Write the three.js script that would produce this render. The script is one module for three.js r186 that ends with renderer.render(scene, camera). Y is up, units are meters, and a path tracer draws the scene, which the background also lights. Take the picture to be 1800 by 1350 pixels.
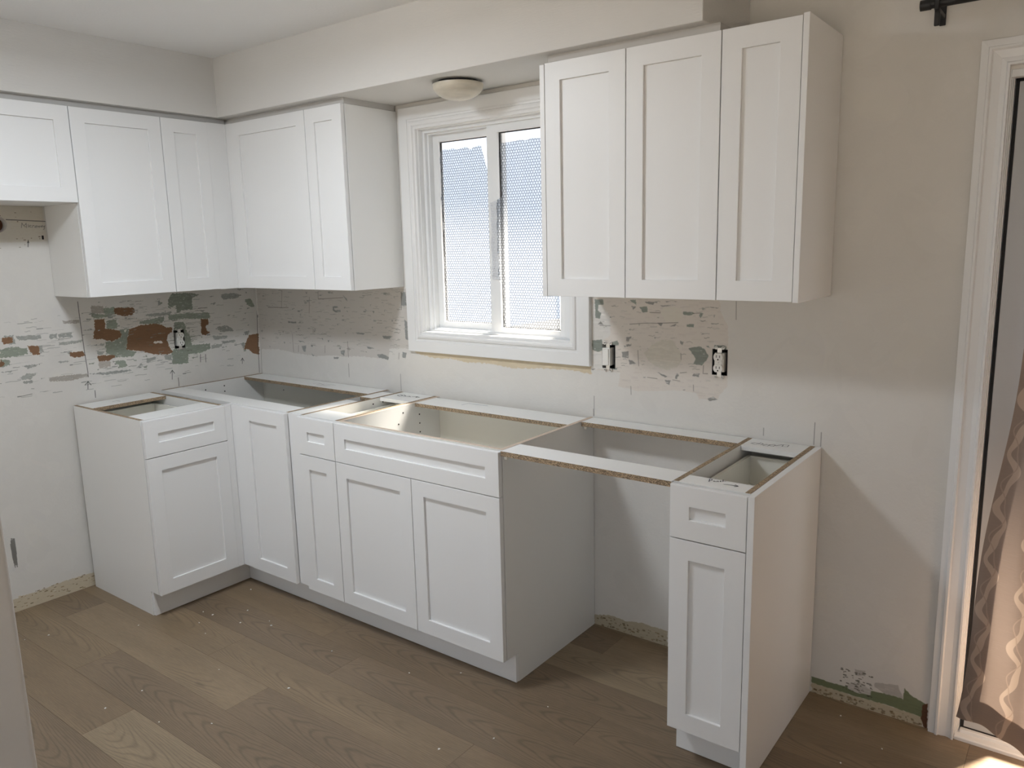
import * as THREE from 'three';
import { RoundedBoxGeometry } from 'three/addons/geometries/RoundedBoxGeometry.js';
import { RectAreaLightUniformsLib } from 'three/addons/lights/RectAreaLightUniformsLib.js';
import { mergeGeometries } from 'three/addons/utils/BufferGeometryUtils.js';

// ---------------------------------------------------------------- camera, sky, sun, exposure
const scene = new THREE.Scene();
const camera = new THREE.PerspectiveCamera(52.45, 1800 / 1350, 0.05, 100);
camera.position.set(3.7175, 1.5545, 2.5808);
camera.rotation.set(-0.1779, 0.6503, -0.0231, 'YXZ');
const renderer = new THREE.WebGLRenderer({ antialias: true });
renderer.toneMapping = THREE.LinearToneMapping;
renderer.toneMappingExposure = 1.27;
renderer.shadowMap.enabled = true;
renderer.shadowMap.type = THREE.PCFSoftShadowMap;
scene.background = new THREE.Color().setRGB(1.17, 1.24, 1.38);          // bright daylight sky
const sun = new THREE.DirectionalLight(0xfff0dc, 34.0);
sun.position.set(3.0 + 2.4, 8.2, -5.2);
sun.shadow.radius = 14;                                                // thin haze softens the sun
sun.target.position.set(3.0, 0, 0);
sun.castShadow = true;
sun.shadow.mapSize.set(2048, 2048);
Object.assign(sun.shadow.camera, { left: -5, right: 5, top: 5, bottom: -5, near: 0.5, far: 22 });
scene.add(sun, sun.target);
RectAreaLightUniformsLib.init();
// the kitchen's ceiling lamp hangs just above the frame
const LAMPS = [
  { x: 1.5, z: 1.46, size: 0.3, radiance: 58, glow: 0.3, color: 0xeef6ff, label: 'lit white dome lamp on the kitchen ceiling above the view' },
];

// ---------------------------------------------------------------- helpers
let seed = 20250;
const rnd = () => { seed = (seed * 1664525 + 1013904223) >>> 0; return seed / 4294967296; };
const rr = (a, b) => a + (b - a) * rnd();
const taken = {};
function numbered(n) { if (!(n in taken)) { taken[n] = 0; return n; } taken[n]++; return n + '_' + String(taken[n]).padStart(3, '0'); }
function shade(o) { o.castShadow = o.receiveShadow = true; return o; }
function part(name, geo, mat, parent) { const m = shade(new THREE.Mesh(geo, mat)); m.name = name; parent.add(m); return m; }
function group(name, pos = [0, 0, 0], turn = 0) { const g = new THREE.Group(); g.name = numbered(name); g.position.set(...pos); g.rotation.y = turn; scene.add(g); return g; }
function tag(o, label, category, grp) { o.userData.label = label; o.userData.category = category; if (grp) o.userData.group = grp; return o; }
function thing(name, label, category, pos, turn, grp) { return tag(group(name, pos, turn), label, category, grp); }
function structure(o, label, category) { o.userData.kind = 'structure'; o.userData.label = label; o.userData.category = category; return o; }
function struct(name, geo, mat, label, category) { const m = shade(new THREE.Mesh(geo, mat)); m.name = name; scene.add(m); return structure(m, label, category); }
// box from corners, uv in metres
function B(x0, x1, y0, y1, z0, z1) {
  const w = x1 - x0, h = y1 - y0, d = z1 - z0, g = new THREE.BoxGeometry(w, h, d);
  const uv = g.attributes.uv, dim = [[d, h], [d, h], [w, d], [w, d], [w, h], [w, h]];
  for (let f = 0; f < 6; f++) for (let k = 0; k < 4; k++) { const i = f * 4 + k; uv.setXY(i, uv.getX(i) * dim[f][0] + x0 * 1.7 + f * 0.13, uv.getY(i) * dim[f][1] + z0 * 2.3); }
  return g.translate((x0 + x1) / 2, (y0 + y1) / 2, (z0 + z1) / 2);
}
function RB(x0, x1, y0, y1, z0, z1, r = 0.002, seg = 2) { return new RoundedBoxGeometry(x1 - x0, y1 - y0, z1 - z0, seg, r).translate((x0 + x1) / 2, (y0 + y1) / 2, (z0 + z1) / 2); }
const merge = (a) => mergeGeometries(a.map((g) => { const n = g.index ? g.toNonIndexed() : g; for (const k of Object.keys(n.attributes)) if (!['position', 'normal', 'uv'].includes(k)) n.deleteAttribute(k); n.clearGroups(); return n; }));
const C = (r, g, b) => new THREE.Color().setRGB(r, g, b);
const std = (color, roughness = 0.6, more = {}) => new THREE.MeshPhysicalMaterial({ color, roughness, ...more });
function canvas(w, h) { const c = document.createElement('canvas'); c.width = w; c.height = h; return [c, c.getContext('2d')]; }
function canvasTexture(c, color = true) { const t = new THREE.CanvasTexture(c); t.colorSpace = color ? THREE.SRGBColorSpace : THREE.NoColorSpace; t.magFilter = THREE.LinearFilter; return t; }
function hash2(i, j) { let h = (i * 374761393 + j * 668265263) | 0; h = Math.imul(h ^ (h >>> 13), 1274126177); return ((h ^ (h >>> 16)) >>> 0) / 4294967296; }
function vnoise(x, y) {
  const i = Math.floor(x), j = Math.floor(y), f = x - i, g = y - j, u = f * f * (3 - 2 * f), v = g * g * (3 - 2 * g);
  return (hash2(i, j) * (1 - u) + hash2(i + 1, j) * u) * (1 - v) + (hash2(i, j + 1) * (1 - u) + hash2(i + 1, j + 1) * u) * v;
}
const fbm = (x, y, n = 4) => { let s = 0, a = 0.5, t = 0; for (let k = 0; k < n; k++) { s += a * vnoise(x, y); t += a; x *= 2.03; y *= 2.03; a *= 0.5; } return s / t; };
function dataTexture(w, h, fn, color = true) {
  const d = new Uint8Array(w * h * 4);
  for (let j = 0; j < h; j++) for (let i = 0; i < w; i++) { const c = fn(i, j), k = (j * w + i) * 4; d[k] = c[0]; d[k + 1] = c[1]; d[k + 2] = c[2]; d[k + 3] = 255; }
  const t = new THREE.DataTexture(d, w, h); t.magFilter = THREE.LinearFilter; t.minFilter = THREE.LinearFilter; t.wrapS = t.wrapT = THREE.RepeatWrapping;
  t.colorSpace = color ? THREE.SRGBColorSpace : THREE.NoColorSpace; t.needsUpdate = true; return t;
}

// ---------------------------------------------------------------- materials
const rollerBump = dataTexture(512, 512, (i, j) => { const v = 255 * (0.5 * hash2(i >> 1, j >> 1) * 0.3 + 0.7 * fbm(i / 9, j / 9, 3)); return [v, v, v]; }, false);
rollerBump.repeat.set(2.2, 2.2);
const M = {};
M.white = std(C(0.83, 0.83, 0.82), 0.42);                                  // factory painted door fronts
M.melamine = std(C(0.83, 0.825, 0.80), 0.5);                               // cabinet sides, white laminate
M.inside = std(C(0.82, 0.80, 0.73), 0.5);                                  // slightly creamy cabinet interior
M.chip = std(C(1, 1, 1), 0.95);
M.chip.map = dataTexture(512, 512, (i, j) => {
  const n = hash2(Math.floor(i / 5 + 2 * fbm(i / 6, j / 6, 2)), Math.floor(j / 3)), f = fbm(i / 14, j / 7, 2), v = 0.55 + 0.55 * n - 0.25 * (hash2(i >> 1, j + 7) > 0.8 ? 1 : 0) + 0.2 * (f - 0.5);
  return [Math.min(255, 192 * v), Math.min(255, 167 * v), Math.min(255, 136 * v)];
});
M.chip.map.repeat.set(4, 4);
M.band = std(C(0.62, 0.50, 0.40), 0.8);                                    // bare board edge, pinkish tan
M.wall = std(C(0.70, 0.685, 0.655), 0.85, { bumpMap: rollerBump, bumpScale: 0.0006 });
M.ceiling = std(C(0.87, 0.87, 0.865), 0.9, { bumpMap: rollerBump, bumpScale: 0.0006 });
M.trimpaint = std(C(0.80, 0.80, 0.79), 0.4);
M.vinyl = std(C(0.80, 0.81, 0.81), 0.35);
M.rawboard = std(C(0.56, 0.545, 0.52), 0.85);
M.black = std(C(0.012, 0.012, 0.013), 0.45);
M.rod = std(C(0.01, 0.01, 0.011), 0.5);
M.gasket = std(C(0.015, 0.015, 0.016), 0.9);
M.plastic = std(C(0.80, 0.79, 0.75), 0.3);
M.steel = std(C(0.62, 0.61, 0.58), 0.35, { metalness: 1 });
M.ink = std(C(0.03, 0.03, 0.05), 0.7);
M.hole = std(C(0.02, 0.018, 0.016), 0.95);
M.glass = std(C(1, 1, 1), 0.02, { transmission: 1, thickness: 0, ior: 1.5 });
M.panelgrey = std(C(0.47, 0.485, 0.495), 0.4);
M.subfloor = std(C(0.22, 0.17, 0.12), 0.9);
const LEFT_MARKS={"brown":[[778,1300,684,1295,682,1274,695,1257,739,1258,777,1271],[890,1165,876,1206,874,1251,825,1254,827,1208,761,1190,757,1161,799,1144,857,1160],[718,1190,664,1206,587,1208,553,1199,531,1182,496,1179,505,1157,526,1147,533,1125,528,1094,508,1055,541,1048,603,1058,670,1081,739,1097,730,1147],[340,1208,301,1205,300,1179,316,1165,312,1145,293,1135,320,1123,343,1128],[63,1094,15,1098,3,1096,6,981,44,991,70,1020,104,1020,86,1055],[879,1085,799,1079,797,1068,827,1056,877,1060],[1260,1212,1220,1208,1225,1185,1255,1182,1264,1200],[1169,1166,1126,1161,1123,1123,1152,1123,1164,1152],[1001,1115,941,1114,930,1092,981,1089,999,1102],[1281,1117,1265,1102,1269,1093,1285,1085]],"green":[[827,1300,777,1303,773,1274,802,1270,823,1278],[508,1320,485,1349,379,1346,334,1331,377,1319,379,1261,437,1262,467,1249,467,1287,508,1279],[512,1245,406,1244,287,1238,286,1206,417,1217,515,1219],[820,1243,770,1245,771,1202,824,1205],[761,1194,717,1197,739,1097,692,1084,710,1060,790,1067,836,1094,837,1148,795,1143,757,1161],[484,1208,431,1199,427,1160,403,1115,402,1080,303,1076,297,1051,351,1034,428,1036,432,989,514,996,517,1047,498,1075,492,1167],[662,1225,608,1231,536,1239,534,1224,564,1204,659,1212],[806,1051,755,1048,744,1017,774,1013],[1275,1162,1216,1168,1172,1156,1169,1132,1215,1125,1279,1127],[1280,1120,1246,1112,1246,1093,1279,1084,1285,1085],[885,1277,774,1271,818,1260,873,1258],[891,1284,830,1272,879,1268],[73,1290,35,1291,10,1248,30,1245,57,1260]],"grey":[[1210,1213,1108,1206,1113,1189,1195,1193],[1256,1218,1216,1217,1214,1181,1238,1177],[1074,1205,1042,1205,1041,1188,1073,1185],[1036,1205,981,1204,979,1185,1036,1186],[1040,1164,938,1167,946,1157,1013,1151,1039,1152],[1199,1083,1136,1081,1143,1072,1180,1067],[1215,1032,1183,1047,1143,1042,1174,1019,1207,1022],[1205,1014,1166,1011,1170,1002,1200,1002],[1050,1080,1002,1079,1016,1072,1048,1074],[1126,1161,1113,1162,1104,1134,1123,1123],[282,1114,193,1106,199,1093,275,1093],[232,1080,145,1078,160,1066,229,1067],[251,1159,188,1161,154,1129,236,1129],[291,1067,229,1067,235,1052,293,1047],[639,1256,494,1259,504,1244,598,1243],[923,1006,731,1000,725,992,848,991],[90,1118,61,1119,63,1099,87,1097],[115,1054,86,1055,104,1020],[430,1133,406,1158,410,1127],[651,1041,593,1045,606,1032,646,1019],[560,1316,548,1319,548,1297,562,1295],[557,1048,517,1047,516,1016,551,1024],[212,1327,134,1330,89,1315,119,1301,201,1299],[278,1284,238,1289,257,1275],[354,1255,312,1251,321,1244],[1007,1119,990,1120,992,1103,1002,1107],[877,1106,843,1102,851,1089,875,1091],[676,1022,666,1013,701,1003],[114,1349,77,1347,96,1340],[487,1326,460,1317,474,1302],[1281,1065,1240,1067,1247,1061],[892,1214,930,1208,893,1205],[873,1138,884,1136,878,1131]],"pale":[[1100,1015,996,1013,936,1008,931,996,1013,987,1095,997],[1013,1260,941,1257,939,1243,1011,1247],[875,1060,827,1053,823,1027,879,1025],[880,1318,826,1311,823,1278,884,1284]],"chip":[[604,1122,565,1121,554,1109,601,1110],[739,1195,728,1194,733,1182,742,1185],[712,1204,705,1199,710,1192],[762,1248,702,1261,660,1235,671,1207,759,1207],[898,1162,843,1160,838,1141,901,1138]],"lines":[[937,1340,937,1295,935,1170,933,1092,929,1010],[930,1007,930,993],[934,972,938,937],[948,958,934,972,922,954],[521,966,526,920],[533,952,521,966,511,949],[115,975,118,945],[125,962,115,975,107,959],[1185,1703,1103,1700,1032,1697],[908,925,909,892],[493,923,494,880],[-7,1326,11,1034,15,881],[1110,1615,1114,1589],[1114,1606,1110,1615,1108,1606],[360,1027,363,986],[331,1023,333,982]],"pencil":[[1130,1670,1126,1689,1119,1677,1109,1688,1110,1670],[1102,1683,1103,1672],[1090,1679,1096,1680,1099,1674,1090,1672],[1086,1671,1084,1679,1078,1679],[1075,1676,1077,1672,1071,1671,1069,1678,1075,1676],[1066,1678,1064,1672,1060,1677,1058,1672,1055,1678],[1049,1678,1053,1674,1048,1673,1046,1678,1046,1673],[1043,1678,1041,1673,1036,1678,1040,1665,1044,1662]],"low":[[1338,67,1262,60,1158,42,1084,50,1029,35,1022,-2,1351,-6]]}
const BACK_MARKS={"zoneA":[[15,1346,1180,1364,1162,1090,1026,1077,1015,1025,835,1027,716,1017,594,1016,483,1004,307,1009,160,1020,5,1010]],"greyA":[[635,1267,671,1267,675,1261,646,1259,645,1249,673,1250,693,1249,693,1242,660,1236,636,1243],[342,1077,390,1077,358,1069],[370,1050,406,1055,397,1021,384,1020,373,1036],[290,1176,339,1177,334,1168,293,1168],[675,1044,707,1049,700,1019,677,1028],[655,1057,680,1061,675,1050],[618,1008,659,1011,654,1002,621,999],[983,1136,1049,1137,1030,1123,990,1124],[939,1043,980,1048,1020,1035,1015,1022,949,1030],[870,1078,926,1073,877,1065,874,1073],[795,1143,860,1143,852,1135,806,1135],[1120,1348,1151,1346,1154,1285,1119,1284],[1136,1220,1152,1210,1154,1125,1137,1129,1136,1170],[922,1252,937,1255,932,1240],[870,1259,884,1254,880,1248],[528,1321,566,1322,549,1317],[716,1325,746,1307,749,1295,734,1304],[427,1333,444,1333,439,1324],[371,1220,384,1221,378,1209],[340,1143,367,1145,353,1138],[536,1105,547,1097,542,1087],[441,1015,470,1006,457,1002],[217,1065,231,1062,225,1053],[263,1063,281,1062,276,1059],[86,1036,97,1031,92,1024],[1112,1067,1139,1064,1131,1038,1110,1041],[-24,1198,9,1202,4,1187,-21,1187],[-46,1149,-10,1159,-18,1132,-39,1125],[737,1249,749,1244,743,1241],[713,1197,733,1197,724,1192]],"linesA":[[297,1109,297,1014],[732,1096,731,1015],[729,983,728,914],[343,1052,337,1017],[459,1309,448,1226],[236,1338,221,1247],[530,1338,528,1300,719,1312],[1123,1348,1119,1264],[103,1246,280,1249],[472,1146,469,1124],[1090,1061,1086,1030],[1004,872,1004,851],[557,1064,553,1025],[724,1058,752,1057],[737,1067,739,1048],[10,1011,2,874]],"zone":[[2148,1344,2661,1351,2666,1308,2695,1256,2698,1049,2669,1014,2660,995,2594,993,2579,1015,2510,1017,2351,997,2265,1009,2273,1063,2147,1063]],"cream":[[2374,1143,2402,1173,2448,1199,2488,1197,2518,1157,2523,1125,2509,1101,2469,1086,2429,1095,2398,1112],[2439,1295,2451,1314,2486,1320,2520,1312,2526,1289,2506,1264,2462,1262]],"light":[[2148,1320,2198,1316,2231,1274,2229,1202,2198,1180,2147,1183],[2147,1136,2192,1134,2201,1073,2147,1063]],"green":[[2162,1339,2198,1338,2201,1319,2179,1318,2176,1296,2190,1287,2184,1263,2165,1267],[2354,1314,2385,1317,2388,1298,2367,1295],[2312,1338,2338,1341,2341,1320],[2528,1303,2561,1302,2573,1298,2550,1290,2528,1292],[2592,1303,2604,1299,2593,1283,2588,1287],[2541,1258,2569,1261,2567,1250,2541,1249],[2549,1173,2576,1179,2595,1182,2612,1172,2626,1151,2617,1132,2601,1115,2570,1117,2577,1138,2564,1156],[2616,1184,2625,1186,2632,1178],[2150,1178,2193,1185,2201,1146,2175,1135,2150,1143],[2237,1178,2262,1184,2267,1167,2242,1164],[2646,1190,2690,1190,2690,1173,2647,1174],[2237,1078,2262,1080,2259,1073,2240,1071]],"grey":[[2299,1200,2321,1202,2308,1184,2299,1186],[2281,1142,2310,1146,2308,1120,2283,1122],[2310,1115,2324,1113,2340,1103,2313,1096],[2297,1172,2321,1175,2318,1167,2300,1165],[2457,1050,2482,1050,2478,1033,2467,1037],[2424,1078,2470,1065,2460,1059,2439,1070],[2507,1080,2514,1074,2507,1057,2500,1059],[2570,1083,2594,1085,2590,1073,2568,1074],[2627,997,2646,1005,2663,998,2632,989],[2517,1198,2532,1195,2527,1181,2520,1185],[2427,1258,2447,1259,2442,1245],[2477,1247,2506,1262,2497,1250],[2436,1323,2501,1326,2446,1319],[2375,1335,2416,1334,2411,1324,2380,1328],[2624,1322,2659,1321,2657,1318],[2458,1338,2478,1338,2461,1335],[2491,1339,2506,1338,2495,1336],[2176,1243,2187,1255,2201,1241],[2320,1317,2339,1315,2326,1303],[2369,1052,2382,1056,2377,1050],[2525,1020,2542,1021,2533,1017],[2147,1066,2164,1068,2152,1062],[2291,1331,2302,1329,2294,1326]],"lines":[[2319,1014,2320,982],[2721,1344,2723,1282],[2830,916,2830,889],[2313,1249,2386,1256,2427,1257,2509,1263],[2396,1296,2439,1296],[2564,1298,2592,1300],[2521,1153,2523,1130],[2608,1116,2607,1086,2625,1087],[2571,1042,2572,1019],[2348,1153,2351,1094],[2154,908,2154,880],[2388,1054,2429,1052],[2490,1053,2520,1051],[2519,1081,2544,1085],[2184,1238,2231,1239]],"lowGreen":[[3026,57,3123,57,3220,70,3300,82,3316,72,3318,115,3338,96,3386,80,3386,41,3368,34,3258,38,3171,34,3027,35]],"lowTan":[[3027,36,3171,34,3258,38,3368,34,3378,2,3387,-3,3265,-5,3029,-5],[2155,40,2231,58,2301,53,2369,65,2483,63,2484,-1,2386,-3,2155,-2]],"lowBrown":[[3371,74,3386,85,3389,-2,3378,2,3370,30]],"scrape":[[3164,131,3196,134,3199,116,3170,109],[3146,71,3178,92,3215,74,3219,56,3171,47,3145,54],[3227,104,3298,118,3313,77,3261,74,3228,89]]}

// ---------------------------------------------------------------- room shell
const CEIL = 2.4285, ROOM_X = 5.5, ROOM_Z = 4.4;
const WIN = { x0: 1.262, x1: 2.072, y0: 1.158, y1: 2.058 };
const DOOR = { x0: 3.464, x1: 5.24, y1: 1.985 };
const DEVICES = [[2.224, 1.121], [2.668, 1.131]];                          // switch and outlet on the back wall
const LEFT_OUTLET = [0.467, 1.118];                                        // z, y

function roughPoly(ctx, pts, amp, step) {
  ctx.beginPath();
  for (let k = 0; k < pts.length; k++) {
    const [ax, ay] = pts[k], [bx, by] = pts[(k + 1) % pts.length], n = Math.max(1, Math.round(Math.hypot(bx - ax, by - ay) / step));
    for (let s = 0; s < n; s++) { const t = s / n, x = ax + (bx - ax) * t + rr(-amp, amp), y = ay + (by - ay) * t + rr(-amp, amp) * 0.7; k + s ? ctx.lineTo(x, y) : ctx.moveTo(x, y); }
  }
  ctx.closePath();
}
const rgb = (c, v = 1, a = 1) => `rgba(${c.map((x) => Math.max(0, Math.min(255, Math.round(x * v)))).join(',')},${a})`;
const PAINT = [217, 214, 208], BROWN = [131, 99, 73], GREEN = [145, 152, 138], GREY = [160, 161, 155], PALE = [178, 171, 162];
// draw polygons given in millimetres of wall; to() maps millimetres to canvas pixels
function marks(ctx, to, polys, color, o = {}) {
  const { amp = 3.0, step = 4, alpha = 1, mottled = 0.1, flecks = 0 } = o;
  for (const q of polys || []) {
    const p = []; for (let k = 0; k < q.length; k += 2) p.push(to(q[k], q[k + 1]));
    ctx.save(); roughPoly(ctx, p, amp, step); ctx.fillStyle = rgb(color, rr(0.95, 1.05), alpha); ctx.fill(); ctx.clip();
    const xs = p.map((a) => a[0]), ys = p.map((a) => a[1]), x0 = Math.min(...xs), x1 = Math.max(...xs), y0 = Math.min(...ys), y1 = Math.max(...ys), n = Math.min(400, (x1 - x0) * (y1 - y0) / 60);
    for (let k = 0; k < n; k++) { ctx.fillStyle = rgb(color, 1 + rr(-mottled, mottled), 0.5 * alpha); ctx.fillRect(rr(x0, x1), rr(y0, y1), rr(3, 22), rr(1, 4)); }
    for (let k = 0; k < n * flecks; k++) { ctx.fillStyle = rgb(PAINT, rr(0.85, 1), 0.8); ctx.fillRect(rr(x0, x1), rr(y0, y1), rr(1, 9), rr(1, 2.5)); }
    ctx.restore();
  }
}
function strokes(ctx, to, lines, color, width, alpha) {
  ctx.lineCap = 'round';
  for (const q of lines || []) {
    ctx.strokeStyle = rgb(color, 1, alpha); ctx.lineWidth = width; ctx.beginPath();
    for (let k = 0; k < q.length; k += 2) { const [x, y] = to(q[k], q[k + 1]); k ? ctx.lineTo(x + rr(-0.4, 0.4), y) : ctx.moveTo(x, y); }
    ctx.stroke();
  }
}
// hair-fine horizontal scratches left by the scraper
function scratches(ctx, to, u0, u1, v0, v1, n, len, thick) {
  for (let k = 0; k < n; k++) {
    const [x, y] = to(rr(u0, u1), rr(v0, v1)), l = rr(0.2, 1) * len; ctx.strokeStyle = rgb(rnd() < 0.7 ? GREY : [120, 122, 112], rr(0.8, 1.05), rr(0.5, 0.95)); ctx.lineWidth = rr(0.5, thick);
    ctx.beginPath(); ctx.moveTo(x, y); for (let s = 1; s < 4; s++) ctx.lineTo(x + l * s / 3, y + rr(-1.5, 1.5)); ctx.stroke();
    if (rnd() < 0.12) { ctx.fillStyle = rgb(GREY, rr(0.8, 1), 0.8); ctx.fillRect(x, y, rr(2, l * 0.5), rr(2, 5)); }
  }
}
function baseCoat(ctx, w, h) {
  ctx.fillStyle = rgb(PAINT); ctx.fillRect(0, 0, w, h);
  for (let k = 0; k < 2600; k++) { ctx.fillStyle = rgb(PAINT, 1 + rr(-0.018, 0.018), 0.35); ctx.beginPath(); ctx.ellipse(rr(0, w), rr(0, h), rr(6, 60), rr(5, 40), rr(0, 3), 0, 6.3); ctx.fill(); }
}
// left wall coat: z 0..1600 mm over the canvas width (z = 0 on the right), y 0..2430 mm
let leftCoat; {
  const W = 1536, H = 2048, [c, ctx] = canvas(W, H), to = (z, y) => [(1600 - z) / 1600 * W, (2430 - y) / 2430 * H];
  baseCoat(ctx, W, H);
  // older yellowed paint where the hood hung
  marks(ctx, to, [[1040, 1690, 1600, 1690, 1600, 1765, 1040, 1765], [1035, 1612, 1600, 1600, 1600, 1765, 1035, 1765]], [205, 198, 184], { amp: 1, mottled: 0.02, alpha: 0.7 });
  scratches(ctx, to, 1560, 60, 930, 1290, 260, 60, 2.2);
  scratches(ctx, to, 900, 330, 980, 1330, 180, 40, 2.4);
  const m = LEFT_MARKS;
  marks(ctx, to, m.pale, PALE, { flecks: 0.3 }); marks(ctx, to, m.grey, GREY, { flecks: 0.35, amp: 3.4, mottled: 0.16 }); marks(ctx, to, m.green, GREEN, { flecks: 0.1, mottled: 0.17, amp: 3.6 });
  marks(ctx, to, m.brown, BROWN, { mottled: 0.08, amp: 3.2 }); marks(ctx, to, m.chip, [214, 209, 201], { mottled: 0.03 });
  scratches(ctx, to, 760, 380, 1010, 1300, 90, 34, 2.6);
  for (let k = 0; k < 70; k++) { const z = rr(40, 900), y = rr(1000, 1340), w = rr(6, 30), h = rr(2, 9); marks(ctx, to, [[z, y, z + w, y + rr(-2, 2), z + w * 0.9, y - h, z + w * 0.2, y - h * rr(0.6, 1.2)]], rnd() < 0.5 ? GREY : rnd() < 0.5 ? GREEN : [200, 196, 188], { amp: 1.6, step: 3, flecks: 0.2 }); }
  strokes(ctx, to, m.lines, [66, 66, 64], 2.6, 0.85); strokes(ctx, to, m.pencil, [120, 118, 114], 2.0, 0.9);
  marks(ctx, to, m.low, [196, 184, 160], { amp: 2.5, mottled: 0.06, flecks: 0.1 });
  marks(ctx, to, [[1600, 0, 1000, 0, 1000, 62, 1150, 68, 1300, 60, 1600, 66]], [196, 184, 160], { amp: 2.5, mottled: 0.06, flecks: 0.05 });
  for (let k = 0; k < 60; k++) { const [x, y] = to(rr(1020, 1420), rr(2, 70)); ctx.fillStyle = rgb([128, 106, 78], rr(0.7, 1.1), 0.7); ctx.fillRect(x, y, rr(2, 14), rr(1, 4)); }
  ctx.fillStyle = '#231f1b'; { const [x, y] = to(1050, 1628); ctx.fillRect(x - 4, y - 7, 8, 14); }
  for (let k = 0; k < 26; k++) { const [x, y] = to(rr(1060, 1330), rr(1580, 1740)); ctx.fillStyle = rgb([110, 96, 80], 1, 0.7); ctx.fillRect(x, y, rr(1, 8), rr(1, 4)); }
  { const [x, y] = to(1333, 280); ctx.fillStyle = rgb([120, 118, 112], 1, 0.9); for (let k = 0; k < 60; k++) ctx.fillRect(x + rr(-9, 9), y + rr(-50, 20), rr(1.5, 4), rr(20, 60)); }
  leftCoat = canvasTexture(c);
}
// back wall coat: x 0..3500 mm over the canvas width, y 0..2430 mm
let backCoat; {
  const W = 2048, H = 1422, [c, ctx] = canvas(W, H), to = (x, y) => [x / 3500 * W, (2430 - y) / 2430 * H];
  baseCoat(ctx, W, H);
  const m = BACK_MARKS, thin = { amp: 1.0, step: 3 };
  marks(ctx, to, m.zoneA, [202, 197, 190], { amp: 2, mottled: 0.025 });
  scratches(ctx, to, 20, 1140, 1050, 1370, 330, 26, 1.2);
  marks(ctx, to, m.greyA, [148, 149, 145], { ...thin, flecks: 0.25 });
  strokes(ctx, to, m.linesA, [92, 86, 80], 1.2, 0.8);
  marks(ctx, to, m.zone, [206, 199, 191], { amp: 1.5, mottled: 0.02 });
  marks(ctx, to, m.light, PAINT, { amp: 2 });
  scratches(ctx, to, 2190, 2680, 1060, 1370, 90, 16, 1.1);
  marks(ctx, to, m.cream, [214, 209, 197], { amp: 1.2, mottled: 0.012 });
  marks(ctx, to, m.green, [141, 147, 138], { ...thin, flecks: 0.06, mottled: 0.12 }); marks(ctx, to, m.grey, [150, 148, 143], { ...thin, flecks: 0.12 });
  strokes(ctx, to, m.lines, [110, 106, 100], 1.1, 0.8);
  // pencil ticks at the cabinet ends
  strokes(ctx, to, [[2998, 880, 2998, 955], [3020, 878, 3020, 925], [1092, 880, 1092, 960], [2157, 880, 2157, 960]], [90, 88, 84], 1.1, 0.75);
  // bare primer below the window casing, with a ragged lower edge
  marks(ctx, to, [[1190, 1082, 2146, 1082, 2146, 1046, 2060, 1054, 1900, 1050, 1760, 1040, 1640, 1050, 1500, 1046, 1420, 1056, 1320, 1052, 1200, 1066]], [214, 199, 171], { amp: 2.4, mottled: 0.04 });
  // bottom of the wall where the baseboard was pulled off
  marks(ctx, to, m.lowTan, [186, 176, 152], { amp: 2, mottled: 0.06 }); marks(ctx, to, m.lowGreen, [112, 120, 92], { amp: 1.2, mottled: 0.05 });
  marks(ctx, to, m.lowBrown, [92, 62, 42], { amp: 1 }); marks(ctx, to, m.scrape, [188, 184, 178], { amp: 1.5, mottled: 0.1, flecks: 0.2 });
  for (let k = 0; k < 150; k++) { const dw = rnd() < 0.5, [x, y] = to(dw ? rr(2165, 2480) : rr(3030, 3370), dw ? rr(4, 52) : rr(2, 26)); ctx.fillStyle = rgb([112, 92, 66], rr(0.7, 1.15), 0.6); ctx.fillRect(x, y, rr(1, 7), rr(1, 4)); }
  for (let k = 0; k < 55; k++) { const [x, y] = to(rr(3120, 3225), rr(50, 130)); ctx.fillStyle = rgb([84, 82, 70], rr(0.8, 1.1), 0.85); ctx.fillRect(x, y, rr(1, 7), rr(1, 2.5)); }
  backCoat = canvasTexture(c);
}
leftCoat.repeat.set(1 / 1.6, 1 / 2.43); leftCoat.offset.set(1, 0);
backCoat.repeat.set(1 / 3.5, 1 / 2.43);
const leftMat = std(C(1, 1, 1), 0.85, { map: leftCoat, bumpMap: rollerBump, bumpScale: 0.0006 });
const backMat = std(C(1, 1, 1), 0.85, { map: backCoat, bumpMap: rollerBump, bumpScale: 0.0006 });

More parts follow.
